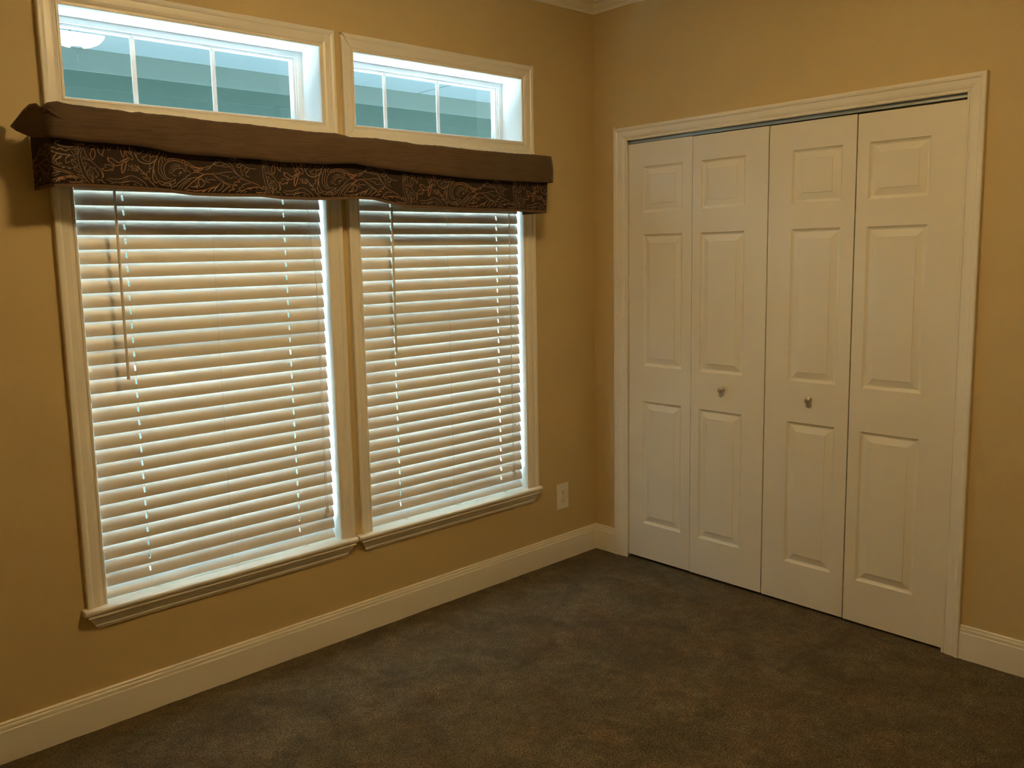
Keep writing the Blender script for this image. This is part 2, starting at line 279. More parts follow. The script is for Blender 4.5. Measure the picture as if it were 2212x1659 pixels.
# --- wall_north (window wall), y = 0 .. T
J = .014
holes = []
for w in W:
    holes.append((w['x0'] - J, w['x1'] + J, ZS - .022, ZT + J))
    holes.append((w['x0'] - J, w['x1'] + J, TZ0 - J, TZ1 + J))
us = sorted({XW - T, 0.0, T} | {h[0] for h in holes} | {h[1] for h in holes})
vs = sorted({-.02, H + .1} | {h[2] for h in holes} | {h[3] for h in holes})
bm = bmesh.new()
slab(bm, us, vs, lambda u, v: not any(a < u < b and c < v < d for a, b, c, d in holes), lambda u, v, s: (u, T if s else 0, v))
bmesh.ops.recalc_face_normals(bm, faces=bm.faces)
for f in bm.faces:
    if f.calc_center_median().y > .05 and abs(f.normal.y) > .9: f.material_index = 1
tag(link('wall_north', bm, [M['wall'], M['wall_out']]), kind='structure')
# --- wall_east (closet wall), x = 0 .. .12
CY0, CY1, CZ = -.205, -1.700, 2.040     # finished closet opening
JB = .018
bm = bmesh.new()
us = [YS - T, CY1 - JB, CY0 + JB, 0.0]; vs = [-.02, 0, CZ + JB, H + .1]
slab(bm, us, vs, lambda u, v: not (CY1 - JB < u < CY0 + JB and v < CZ + JB), lambda u, v, s: (.12 if s else 0, u, v))
tag(link('wall_east', bm, M['wall']), kind='structure')
bm = bmesh.new(); box(bm, XW - T, XW, YS - T, 0, -.02, H + .1); tag(link('wall_west', bm, M['wall']), kind='structure')
bm = bmesh.new(); box(bm, XW, 0, YS - T, YS, -.02, H + .1); tag(link('wall_south', bm, M['wall']), kind='structure')
bm = bmesh.new(); box(bm, XW - T, T, YS - T, T, H, H + .12); tag(link('ceiling', bm, M['ceiling']), kind='structure')
# closet interior
bm = bmesh.new()
box(bm, .70, .78, -2.1, 0, -.02, H); box(bm, .12, .78, 0, .08, -.02, H); box(bm, .12, .78, -2.18, -2.1, -.02, H)
box(bm, .12, .78, -2.18, .08, 2.42, 2.5)
tag(link('wall_closet', bm, M['wall']), kind='structure')
# --- floor: plush carpet with a slightly uneven nap
bm = bmesh.new()
import mathutils.noise as mn
nx, ny = 260, 230
X0, X1, Y0, Y1 = XW, .70, YS, 0.0
grid = []
for i in range(nx + 1):
    row = []
    for j in range(ny + 1):
        x, y = lerp(X0, X1, i / nx), lerp(Y0, Y1, j / ny)
        z = .0014 * mn.noise((x * 28, y * 28, 0)) + .0012 * mn.noise((x * 9, y * 9, 3))
        row.append(bm.verts.new((x, y, z)))
    grid.append(row)
for i in range(nx):
    for j in range(ny):
        bm.faces.new((grid[i][j], grid[i + 1][j], grid[i + 1][j + 1], grid[i][j + 1]))
fl = link('floor', bm, M['carpet'], smooth=True)
tag(fl, kind='structure')

# ------------------------------------------------------------------ mouldings
CAS = [(0, 0), (0, .0085), (.003, .0105), (.0075, .0105), (.0095, .0075), (.0115, .0075), (.016, .0110), (.024, .0135),
       (.034, .0145), (.043, .0150), (.046, .0180), (.052, .0200), (.059, .0200), (.0625, .0180), (.0635, 0)]
def prof_w(w): 
    k = w / .0635
    return [(t * k, d) for t, d in CAS]
def casing4(x0, x1, z0, z1, widths, parent, bottom=True):
    """mitred picture-frame casing on the north wall; widths = left, right, top, bottom"""
    bm = bmesh.new(); g = .00035
    wl, wr, wt, wb = widths
    dn = (0, -1, 0)
    strip(bm, prof_w(wl), (x0, 0, z0 + (g if bottom else 0)), (x0, 0, z1 - g), (-1, 0, 0), dn, 1 if bottom else 0, 1)
    strip(bm, prof_w(wr), (x1, 0, z0 + (g if bottom else 0)), (x1, 0, z1 - g), (1, 0, 0), dn, 1 if bottom else 0, 1)
    strip(bm, prof_w(wt), (x0 + g, 0, z1), (x1 - g, 0, z1), (0, 0, 1), dn, wl / wt, wr / wt)
    if bottom: strip(bm, prof_w(wb), (x0 + g, 0, z0), (x1 - g, 0, z0), (0, 0, -1), dn, wl / wb, wr / wb)
    return link('casing', bm, M['trim'], parent)

def liner(x0, x1, z0, z1, parent, bottom=True, y1=T):
    """jamb boards lining an opening of the north wall"""
    bm = bmesh.new()
    box(bm, x0 - J, x0, 0.0005, y1, z0 - (J if bottom else 0), z1 + J)
    box(bm, x1, x1 + J, 0.0005, y1, z0 - (J if bottom else 0), z1 + J)
    box(bm, x0, x1, 0.0005, y1, z1, z1 + J)
    if bottom: box(bm, x0, x1, 0.0005, y1, z0 - J, z0)
    return link('jamb', bm, M['vinyl'], parent)

def ring(bm, x0, x1, z0, z1, w, y0, y1, wb=None, wt=None):
    wb = w if wb is None else wb; wt = w if wt is None else wt
    us = [x0, x0 + w, x1 - w, x1]; vs = [z0, z0 + wb, z1 - wt, z1]
    slab(bm, us, vs, lambda u, v: not (us[1] < u < us[2] and vs[1] < v < vs[2]), lambda u, v, s: (u, y1 if s else y0, v))

# transoms: window_3 (left) and window_4 (right)
for n, w in enumerate(W):
    r = empty('window_%d' % (n + 3)); tag(r, kind='structure')
    x0, x1 = w['x0'], w['x1']
    casing4(x0, x1, TZ0, TZ1, (x0 - w['c0'], w['c1'] - x1, .0635, .0600), r)
    liner(x0, x1, TZ0, TZ1, r)
    bm = bmesh.new()
    ring(bm, x0, x1, TZ0, TZ1, .020, .118, .140)
    ring(bm, x0 + .020, x1 - .020, TZ0 + .008, TZ1 - .012, .006, .124, .140)
    link('frame', bm, M['vinyl'], r)
    bm = bmesh.new()
    ring(bm, x0 + .020, x1 - .020, TZ0 + .010, TZ1 - .014, .014, .130, .158, wb=.016)
    link('sash', bm, M['vinyl'], r)
    bm = bmesh.new(); box(bm, x0 + .034, x1 - .034, .143, .147, TZ0 + .026, TZ1 - .028)
    link('glass_pane', bm, M['tinted'], r)
    gx = (-2.170, -1.888) if n == 0 else (-1.143, -.862)
    for q in gx:
        bm = bmesh.new(); box(bm, q - .0082, q + .0082, .1385, .1428, TZ0 + .024, TZ1 - .024, .0012)
        link('muntin', bm, M['vinyl'], r)
    place_root(r, ((x0 + x1) / 2, 0, TZ0))

# lower windows: window_1, window_2
APR = [(.026, .0), (.030, -.003), (.030, -.010), (.024, -.014), (.022, -.022), (.016, -.032), (.011, -.040), (.011, -.046), (.0075, -.049), (.0075, -.053)]
for n, w in enumerate(W):
    r = empty('window_%d' % (n + 1)); tag(r, kind='structure')
    x0, x1 = w['x0'], w['x1']
    casing4(x0, x1, ZS, ZT, (x0 - w['c0'], w['c1'] - x1, .0620, .06), r, bottom=False)
    liner(x0, x1, ZS, ZT, r, bottom=False)
    # stool: nosed board with horns, running back to the sash
    bm = bmesh.new()
    nose = [(-.036, -.013), (-.0375, -.0095), (-.036, -.004), (-.031, -.0005), (-.026, 0), (0, 0), (0, -.0195), (-.029, -.0195), (-.034, -.0175)]
    s0, s1 = w['s0'], w['s1']
    rows = []
    for t, ins in ((0, .006), (.0025, .002), (.007, 0), (1, 0), (2, .002), (3, .006)):
        x = {0: s0, .0025: s0 + .0025, .007: s0 + .007, 1: s1 - .007, 2: s1 - .0025, 3: s1}[t]
        rows.append([bm.verts.new((x, min(0, a + (ins if a < -.02 else 0)), ZS + b)) for a, b in nose])
    for A, B in zip(rows, rows[1:]):
        for k in range(len(nose)): bm.faces.new((A[k], A[(k + 1) % len(nose)], B[(k + 1) % len(nose)], B[k]))
    bm.faces.new(rows[0]); bm.faces.new(rows[-1])
    box(bm, x0, x1, 0, .10, ZS - .0195, ZS)
    link('stool', bm, M['trim'], r, smooth=True)
    # apron under it, its ends returned to the wall
    bm = bmesh.new(); top = APR[0][0]
    a0, a1 = s0 + .012, s1 - .012
    A = [bm.verts.new((a0 + (.030 - d) * 1.3, -d, ZS - .0195 + z)) for d, z in APR]
    B = [bm.verts.new((a1 - (.030 - d) * 1.3, -d, ZS - .0195 + z)) for d, z in APR]
    A2 = [bm.verts.new((a0 + (.030 - d) * 1.3, 0, ZS - .0195 + z)) for d, z in APR]
    B2 = [bm.verts.new((a1 - (.030 - d) * 1.3, 0, ZS - .0195 + z)) for d, z in APR]
    for k in range(len(APR) - 1):
        bm.faces.new((A[k], A[k + 1], B[k + 1], B[k])); bm.faces.new((A[k], A2[k], A2[k + 1], A[k + 1])); bm.faces.new((B[k], B[k + 1], B2[k + 1], B2[k]))
    bm.faces.new((A[0], B[0], B2[0], A2[0])); bm.faces.new((A[-1], A2[-1], B2[-1], B[-1]))
    link('apron', bm, M['trim'], r)
    # vinyl frame, two sashes and their glass
    bm = bmesh.new(); ring(bm, x0, x1, ZS - .0195, ZT, .020, .102, .145); link('frame', bm, M['vinyl'], r)
    zm = 1.17
    bm = bmesh.new(); ring(bm, x0 + .020, x1 - .020, ZS, zm + .018, .036, .105, .127); link('sash', bm, M['vinyl'], r)
    bm = bmesh.new(); ring(bm, x0 + .020, x1 - .020, zm - .018, ZT - .020, .036, .128, .150); link('sash', bm, M['vinyl'], r)
    bm = bmesh.new(); box(bm, x0 + .055, x1 - .055, .114, .118, ZS + .035, zm - .017); link('glass_pane', bm, M['glass'], r)
    bm = bmesh.new(); box(bm, x0 + .055, x1 - .055, .137, .141, zm + .017, ZT - .055); link('glass_pane', bm, M['glass'], r)
    place_root(r, ((x0 + x1) / 2, 0, ZS))

# baseboards
BASE = [(.0, .0), (.0150, .0), (.0150, .1015), (.0140, .1035), (.0105, .1045), (.0100, .1065), (.0115, .1080), (.0115, .1160), (.0100, .1180), (.0070, .1188),
        (.0068, .1208), (.0080, .1222), (.0080, .1262), (.0060, .1284), (.0, .1290)]
def base_run(name, p0, p1, nrm, m0, m1):
    """p0 -> p1 along the wall; the profile (depth, z); ends shifted by m * depth"""
    bm = bmesh.new(); p0, p1, nrm = Vector(p0), Vector(p1), Vector(nrm); a = (p1 - p0).normalized()
    A = [bm.verts.new(p0 + nrm * d + Vector((0, 0, z)) + a * (m0 * d)) for d, z in BASE]
    B = [bm.verts.new(p1 + nrm * d + Vector((0, 0, z)) - a * (m1 * d)) for d, z in BASE]
    n = len(BASE)
    for k in range(n): bm.faces.new((A[k], A[(k + 1) % n], B[(k + 1) % n], B[k]))
    bm.faces.new(A); bm.faces.new(B[::-1])
    o = link(name, bm, M['trim']); tag(o, kind='structure'); return o
zb = -.002
CA0, CA1 = -.1370, -1.7585            # closet casing outer edges
base_run('baseboard_north', (XW, 0, zb), (0, 0, zb), (0, -1, 0), 1, 1)
base_run('baseboard_east', (0, 0, zb), (0, CA0, zb), (-1, 0, 0), 1, 0)
base_run('baseboard_southeast', (0, CA1, zb), (0, YS, zb), (-1, 0, 0), 0, 1)
base_run('baseboard_south', (XW, YS, zb), (0, YS, zb), (0, 1, 0), 1, 1)
base_run('baseboard_west', (XW, YS, zb), (XW, 0, zb), (1, 0, 0), 1, 1)
# crown moulding
CR = [(0, 0), (.0, -.0560), (.0055, -.0560), (.0075, -.0520), (.0090, -.0440), (.0120, -.0400), (.0130, -.0370), (.0105, -.0350), (.0140, -.0320), (.0190, -.0240), (.0270, -.0150), (.0360, -.0095),
      (.0400, -.0090), (.0400, -.0050), (.0440, -.0040), (.0440, 0)]
bm = bmesh.new()
def crown(p0, p1, nrm):
    p0, p1, nrm = Vector(p0), Vector(p1), Vector(nrm); a = (p1 - p0).normalized()
    A = [bm.verts.new(p0 + nrm * d + Vector((0, 0, z)) + a * d) for d, z in CR]
    B = [bm.verts.new(p1 + nrm * d + Vector((0, 0, z)) - a * d) for d, z in CR]
    n = len(CR)
    for k in range(n): bm.faces.new((A[k], A[(k + 1) % n], B[(k + 1) % n], B[k]))
    bm.faces.new(A); bm.faces.new(B[::-1])
crown((XW, 0, H), (0, 0, H), (0, -1, 0)); crown((0, 0, H), (0, YS, H), (-1, 0, 0))
crown((XW, YS, H), (0, YS, H), (0, 1, 0)); crown((XW, YS, H), (XW, 0, H), (1, 0, 0))
tag(link('trim_2', bm, M['trim']), kind='structure')

# ------------------------------------------------------------------ closet: casing, jamb, track, bifold doors
r = empty('trim_1'); tag(r, kind='structure')
bm = bmesh.new(); g = .0004
i0, i1, iz = -.2125, -1.6955, 2.0330
strip(bm, prof_w(i0 * -1 - .1370), (0, i0, 0), (0, i0, iz - g), (0, 1, 0), (-1, 0, 0), 0, 1)
strip(bm, prof_w(.0630), (0, i1, 0), (0, i1, iz - g), (0, -1, 0), (-1, 0, 0), 0, 1)
strip(bm, prof_w(.0620), (0, i0 - g, iz), (0, i1 + g, iz), (0, 0, 1), (-1, 0, 0), .0755 / .0620, .0630 / .0620)
link('casing', bm, M['trim'], r)
bm = bmesh.new()
box(bm, .0005, .12, CY0, CY0 + JB, 0, CZ + JB); box(bm, .0005, .12, CY1 - JB, CY1, 0, CZ + JB); box(bm, .0005, .12, CY1, CY0, CZ, CZ + JB)
link('jamb', bm, M['trim'], r)
place_root(r, (0, -.95, 0))

t = empty('door_track')
bm = bmesh.new()
box(bm, .010, .012, CY1 + .003, CY0 - .003, 2.0185, 2.0395); box(bm, .036, .038, CY1 + .003, CY0 - .003, 2.0185, 2.0395)
box(bm, .012, .036, CY1 + .003, CY0 - .003, 2.0375, 2.0395)
link('rail', bm, M['steel'], t)
for y in (CY0 - .012, CY1 + .012):
    bm = bmesh.new(); box(bm, .0125, .0355, y - .008, y + .008, 2.0200, 2.0370, .001); link('pivot_bracket', bm, M['steel'], t)
tag(t, 'long thin grey metal track under the closet opening header, above the white bifold doors', 'door track')
place_root(t, (.024, -.95, 2.0395))

ZB, ZD = .0115, 2.0115          # leaf bottom, top
LX0, LX1 = .006, .040           # leaf front face, back face
# leaf: y left, y right, panel y left, panel y right
LEAF = [(-.2085, -.5680, -.2965, -.5170), (-.5705, -.9385, -.6135, -.8330), (-.9440, -1.3060, -1.0460, -1.2530), (-1.3110, -1.6925, -1.3560, -1.5785)]
PZ = [(.186, .795), (.967, 1.590), (1.692, 1.904)]
def leaf_mesh(y0, y1, p0, p1, dz=0):
    """moulded hardboard leaf: recessed grooves round three raised fields"""
    bm = bmesh.new()
    F = {}
    def V(y, z, d=0.0):
        k = (round(y, 5), round(z, 5), round(d, 5))
        if k not in F: F[k] = bm.verts.new((LX0 + d, y, z + dz))
        return F[k]
    ys = [y0, p0, p1, y1]; zs = [ZB] + [v for q in PZ for v in q] + [ZD]
    for i in range(3):
        for j in range(len(zs) - 1):
            if i == 1 and j % 2 == 1: continue
            bm.faces.new((V(ys[i], zs[j]), V(ys[i + 1], zs[j]), V(ys[i + 1], zs[j + 1]), V(ys[i], zs[j + 1])))
    prof = [(0, 0), (.0016, .0018), (.0060, .0058), (.0105, .0082), (.0135, .0086), (.0150, .0082), (.0390, .0018), (.0402, .0002)]
    for a, b in PZ:
        prev = None
        for ins, d in prof:
            q = [V(p0 - ins, a + ins, d), V(p1 + ins, a + ins, d), V(p1 + ins, b - ins, d), V(p0 - ins, b - ins, d)]
            if prev:
                for k in range(4): bm.faces.new((prev[k], prev[(k + 1) % 4], q[(k + 1) % 4], q[k]))
            prev = q
        bm.faces.new(prev)
    # edges and back
    bk = {}
    def BK(y, z):
        if (y, z) not in bk: bk[(y, z)] = bm.verts.new((LX1, y, z + dz))
        return bk[(y, z)]
    for j in range(len(zs) - 1):
        bm.faces.new((V(y0, zs[j]), V(y0, zs[j + 1]), BK(y0, zs[j + 1]), BK(y0, zs[j])))
        bm.faces.new((V(y1, zs[j]), V(y1, zs[j + 1]), BK(y1, zs[j + 1]), BK(y1, zs[j])))
    for i in range(3):
        for z in (ZB, ZD): bm.faces.new((V(ys[i], z), V(ys[i + 1], z), BK(ys[i + 1], z), BK(ys[i], z)))
    allb = [BK(y0, z) for z in zs] + [BK(p0, ZD), BK(p1, ZD)] + [BK(y1, z) for z in zs[::-1]] + [BK(p1, ZB), BK(p0, ZB)]
    bm.faces.new(allb)
    return bm
KN = [(.0085, 0), (.0085, -.003), (.0055, -.006), (.0050, -.013), (.0075, -.016), (.0120, -.0185), (.0138, -.0225), (.0130, -.0262), (.0095, -.0290), (.0045, -.0303), (0, -.0307)]
for n in range(2):
    d = empty('door_%d' % (n + 1)); tag(d, kind='structure')
    for k in range(2):
        y0, y1, p0, p1 = LEAF[n * 2 + k]
        o = link('door_leaf', leaf_mesh(y0, y1, p0, p1, (.004, .002, .0005, -.0015)[n * 2 + k]), M['door'], d)
        outer = (n + k) % 2 == 0
        yp = (y0 - .016) if (n == 0 and k == 0) else (y1 + .032 if (n == 0) else (y0 - .036 if k == 0 else y1 + .022))
        bm = bmesh.new(); lathe(bm, [(0, 0), (.0032, 0), (.0032, .019), (0, .019)], (.024, yp, ZD + .004), seg=12)
        link('guide_pin', bm, M['nylon'], d)
    ky, kz = ((-.7400, .8995), (-1.1470, .8990))[n]
    bm = bmesh.new(); lathe(bm, KN, (LX0 + .0003, ky, kz), 'x', 28)
    link('knob', bm, M['nickel'], d, smooth=True)
    # hinges on the back of the pair
    for hz in (.25, 1.0, 1.78):
        ym = (LEAF[n * 2][1] + LEAF[n * 2 + 1][0]) / 2
        bm = bmesh.new(); box(bm, LX1, LX1 + .002, ym - .02, ym + .02, hz - .035, hz + .035)
        tube(bm, [(LX1 + .004, ym, hz - .035), (LX1 + .004, ym, hz + .035)], .003)
        link('hinge', bm, M['steel'], d)
    place_root(d, (.02, (LEAF[n * 2][0] + LEAF[n * 2 + 1][1]) / 2, ZB))

# ------------------------------------------------------------------ venetian blinds
PITCH, ZF = .04597, 1.7450
def slat_pos(X, s, side, zf, sag=0.0, tilt=R(TILT)):
    """s 0 = room edge (low), 1 = window edge (high); the crown bulges to the room"""
    ch = SLATW
    y, z = .018 + s * ch * math.cos(tilt), zf + s * ch * math.sin(tilt)
    b = .0042 * (1 - (2 * s - 1) ** 2)
    th = .0026 if side else 0
    # normal to the chord, towards the room and up
    ny, nz = -math.sin(tilt), math.cos(tilt)
    y += ny * (b - th); z += nz * (b - th)
    return (X, y, z - sag)

def blind(w, holes_x, mid_x, wand, name, label):
    r = empty(name); tag(r, label, 'window blind', 'venetian blinds of the lower windows')
    x0, x1 = w['x0'] + .009, w['x1'] - .0125
    bm = bmesh.new(); box(bm, w['x0'] + .003, w['x1'] - .003, .006, .062, ZT - .046, ZT - .001, .002)
    link('headrail', bm, M['blind'], r, smooth=True)
    bm = bmesh.new(); box(bm, w['x0'] + .001, w['x1'] - .001, -.004, .004, ZT - .062, ZT - .001, .002)
    link('head_valance', bm, M['blind'], r, smooth=True)
    bm = bmesh.new()
    us = sorted([x0, x1] + [h + q for h in holes_x for q in (-.0032, .0032)])
    ss = [0, .08, .2, .32, .44, .56, .68, .8, .92, 1]
    inhole = lambda u, s: any(abs(u - h) < .0032 for h in holes_x) and .32 < s < .68
    for i in range(-1, 29):
        zf = ZF - i * PITCH + random.uniform(-.0006, .0006)
        dj = .0
        if name == 'venetian_blind' and i == 6 and w is W[0]: zf += .0012; dj = -.0016
        tl = R(TILT) + random.uniform(-.012, .012)
        slab(bm, us, ss, lambda u, s: not inhole(u, s),
             lambda u, s, sd, zf=zf, tl=tl, dj=dj: slat_pos(u, s, sd, zf, dj * (u - x0) / (x1 - x0), tl))
    link('slat_panel', bm, M['blind'], r, smooth=True)
    # bottom rail, tilted like the slats
    bm = bmesh.new(); tl = R(52); zf = ZS + .0045
    pr = []
    for s, o in ((0, 0), (.1, .0022), (.35, .0040), (.65, .0040), (.9, .0022), (1, 0), (1, -.007), (.92, -.0095), (.08, -.0095), (0, -.007)):
        y, z = .016 + s * .050 * math.cos(tl), zf + .008 + s * .050 * math.sin(tl) - .004
        pr.append((y - math.sin(tl) * o, z + math.cos(tl) * o))
    A = [bm.verts.new((x0, y, z)) for y, z in pr]; B = [bm.verts.new((x1, y, z + .0015)) for y, z in pr]
    for k in range(len(pr)): bm.faces.new((A[k], A[(k + 1) % len(pr)], B[(k + 1) % len(pr)], B[k]))
    bm.faces.new(A); bm.faces.new(B[::-1])
    link('bottom_rail', bm, M['blind'], r, smooth=True)
    # ladders: front and back strings; lift cord through the slots
    for h in list(holes_x) + [mid_x]:
        bm = bmesh.new()
        tube(bm, [(h, .0150, ZT - .05), (h + .0003, .0150, 1.1), (h, .0150, ZS + .018)], .00055, 6)
        tube(bm, [(h, .0490, ZT - .05), (h, .0490, ZS + .052)], .00055, 6)
        link('ladder_string', bm, M['cord'], r)
        # loose tail knotted under the rail
        bm = bmesh.new(); pts = []
        for k in range(26):
            a = k / 25
            pts.append((h + .004 + .022 * a + .010 * math.sin(a * 14), .012 - .008 * math.sin(a * 5), ZS + .0175 - .0145 * min(1, a * 1.7) + .003 * abs(math.sin(a * 15))))
        tube(bm, pts, .00075, 6)
        link('cord_tail', bm, M['cord'], r)
    for h in holes_x:
        bm = bmesh.new(); tube(bm, [(h, .034, ZT - .05), (h, .034, ZS + .04)], .0008, 6)
        link('lift_cord', bm, M['cord'], r)
    # tilt wand with its hook
    (wx, wy, wz0), (vx, vy, wz1) = wand
    bm = bmesh.new()
    tube(bm, [(wx, wy, wz0), (lerp(wx, vx, .5), lerp(wy, vy, .5), lerp(wz0, wz1, .5)), (vx, vy, wz1 + .03), (vx, vy, wz1)], .004, 6, radii=[.0044, .0046, .0048, .0056])
    tube(bm, [(wx, .006, wz0 + .022), (wx, wy * .6, wz0 + .018), (wx, wy, wz0 + .006), (wx, wy, wz0 - .004)], .0016, 6)
    link('tilt_wand', bm, M['wand'], r)
    return r

def pull_cord(parent, paths, tassels):
    bm = bmesh.new()
    for p in paths: tube(bm, p, .0009, 6)
    link('pull_cord', bm, M['cord'], parent)
    for (x, y, z) in tassels:
        bm = bmesh.new()
        lathe(bm, [(0, .018), (.0026, .017), (.0032, .010), (.0058, -.010), (.0062, -.018), (.0048, -.0205), (0, -.0205)], (x, y, z), seg=14)
        link('tassel', bm, M['wand'], parent, smooth=True)

b1 = blind(W[0], (-2.284, -1.7065), -1.988, ((-2.3245, -.026, 1.790), (-2.3260, -.030, 1.1430)), 'venetian_blind', 'white horizontal slat blind with long tilt wand, in the larger left window nearest the camera')
pull_cord(b1, [[(-1.622, .000, 1.80), (-1.6175, -.002, 1.70), (-1.6130, -.003, 1.60), (-1.6010, -.002, 1.50), (-1.5945, 0, 1.435)],
               [(-1.5945, 0, 1.435), (-1.5960, -.002, 1.3), (-1.5985, -.003, 1.0), (-1.6000, -.004, .7), (-1.6010, -.004, .545)],
               [(-1.5945, 0, 1.435), (-1.5900, -.002, 1.3), (-1.5915, -.003, 1.0), (-1.5935, -.004, .7), (-1.5935, -.004, .565)],
               [(-1.5945, -.001, 1.440), (-1.5945, -.001, 1.432)]],
          [(-1.6010, -.004, .535), (-1.5935, -.004, .552)])
place_root(b1, (-1.991, .03, ZS))
b2 = blind(W[1], (-1.2245, -.6430), -.9335, ((-1.2500, -.026, 1.760), (-1.2560, -.030, 1.1340)), 'venetian_blind', 'white horizontal slat blind in the right window, beside the wall outlet and room corner')
pull_cord(b2, [[(-.584, 0, 1.80), (-.585, -.002, 1.4), (-.5885, -.003, 1.0), (-.5890, -.004, .545)], [(-.580, 0, 1.80), (-.5815, -.002, 1.4), (-.5845, -.003, 1.0), (-.5850, -.006, .52)]],
          [(-.5900, -.004, .530), (-.5840, -.008, .505)])
place_root(b2, (-.945, .03, ZS))

# ------------------------------------------------------------------ fabric valance
BT = [(-2.5449, 1.9689), (-2.5169, 1.9741), (-2.4838, 1.9684), (-2.4495, 1.9691), (-2.4031, 1.9663), (-2.3436, 1.9644), (-2.3113, 1.9612), (-2.2893, 1.9653), (-2.2633, 1.9626), (-2.2075, 1.9633), (-2.1386, 1.9627), (-2.0794, 1.9589), (-2.0433, 1.9573), (-1.9811, 1.9581), (-1.9299, 1.9578), (-1.9045, 1.956), (-1.8375, 1.9553), (-1.7686, 1.9535), (-1.6974, 1.9517), (-1.5936, 1.9531), (-1.5326, 1.9447), (-1.4206, 1.9489), (-1.3506, 1.9459), (-1.2797, 1.9433), (-1.2393, 1.939), (-1.1158, 1.941), (-1.0083, 1.9378), (-0.9637, 1.9363), (-0.8267, 1.9359), (-0.7069, 1.9362), (-0.6057, 1.9391), (-0.4939, 1.9362)]
BB = [(-2.5475, 1.8716), (-2.5142, 1.871), (-2.4802, 1.8682), (-2.4343, 1.8665), (-2.3872, 1.8661), (-2.2993, 1.8634), (-2.2492, 1.8576), (-2.2042, 1.8506), (-2.1466, 1.8485), (-2.075, 1.8473), (-2.0009, 1.8457), (-1.9204, 1.8454), (-1.8169, 1.8414), (-1.7328, 1.8426), (-1.6444, 1.8441), (-1.5844, 1.8485), (-1.5215, 1.8522), (-1.4742, 1.8454), (-1.4143, 1.8417), (-1.3555, 1.8378), (-1.2646, 1.8318), (-1.1411, 1.8278), (-1.0122, 1.8234), (-0.8534, 1.8198), (-0.7098, 1.8203), (-0.4971, 1.8231)]
SB = [(-2.5405, 1.7354), (-2.5298, 1.7361), (-2.4603, 1.7396), (-2.4013, 1.7382), (-2.3651, 1.7367), (-2.2823, 1.7355), (-2.2149, 1.7321), (-2.1688, 1.7278), (-2.1214, 1.724), (-2.0482, 1.7228), (-1.999, 1.7234), (-1.894, 1.7252), (-1.8113, 1.7201), (-1.7262, 1.7197), (-1.6368, 1.7214), (-1.5761, 1.7247), (-1.4931, 1.7288), (-1.4316, 1.727), (-1.3825, 1.72), (-1.3443, 1.7128), (-1.2924, 1.7031), (-1.1273, 1.7007), (-0.9967, 1.6981), (-0.8593, 1.6971), (-0.7143, 1.6977), (-0.5196, 1.6937)]
FLAP = [(-0.02, -2.6021, 1.9208, -2.6037, 1.9168), (-0.05, -2.5907, 1.9402, -2.5964, 1.902), (-0.08, -2.5821, 1.9577, -2.5854, 1.8901), (-0.11, -2.5717, 1.9713, -2.5757, 1.8796), (-0.14, -2.5626, 1.9705, -2.5656, 1.8763), (-0.165, -2.5583, 1.9572, -2.5568, 1.8734)]
v = empty('fabric_valance')
tag(v, 'brown woven valance with dark paisley skirt, hung across the tops of both blinds', 'valance')
XL, XR = -2.5410, -.5080
YF, YB = -.167, -.190
def fold(x):
    return .0022 * math.sin(x * 17) + .0016 * math.sin(x * 41 + 1) + .0011 * math.sin(x * 7.3)
# band (top cuff)
bm = bmesh.new(); cols = []
NR = 8
def bandcol(xt, zt, xb, zb_, y, amp=1.0, ret=False):
    col = []
    for k in range(NR + 1):
        t = k / NR
        x, z = lerp(xt, xb, t), lerp(zt, zb_, t)
        yy = y + (fold(x) * amp if not ret else 0)
        if not ret:
            yy += .010 * (1 - t) ** 3 - .003 * math.sin(math.pi * t) + .0022 * math.sin(x * 9 + t * 2.2) * math.sin(math.pi * min(1, t * 1.3))
        col.append(bm.verts.new((x, yy, z)))
    return col
for (y, xa, za, xb, zb_) in FLAP:
    cols.append(bandcol(xa, za, xb, zb_, y, 0, True))
n = 150
for i in range(n + 1):
    a = i / n
    xt = lerp(-2.5449, -.4939, a); xb = lerp(-2.5475, -.4971, a)
    cols.append(bandcol(xt, interp(xt, BT) + .0007 * math.sin(xt * 160) * math.sin(xt * 23), xb, interp(xb, BB), YB))
# right return back to the wall
for y in (-.15, -.10, -.05, -.004):
    cols.append(bandcol(-.4925, 1.9355, -.4960, 1.8235, y, 0, True))
for a, b in zip(cols, cols[1:]):
    for k in range(NR): bm.faces.new((a[k], a[k + 1], b[k + 1], b[k]))
# soft top turned back to the wall board
o = link('cuff_band', bm, M['linen'], v, smooth=False, recalc=False)
for p in o.data.polygons: p.use_smooth = True
md = o.modifiers.new('thickness', 'SOLIDIFY'); md.thickness = .0035; md.offset = 0
# folded seam edge at the left corner of the cuff
bm = bmesh.new()
tube(bm, [(-2.5583, -.167, 1.9572), (-2.5500, -.190, 1.9500), (-2.5385, -.1965, 1.9400), (-2.5230, -.1972, 1.9310), (-2.5080, -.1972, 1.9255)], .0016, 6, radii=[.0018, .0020, .0020, .0015, .0006])
link('cuff_seam', bm, M['hem'], v, smooth=True)
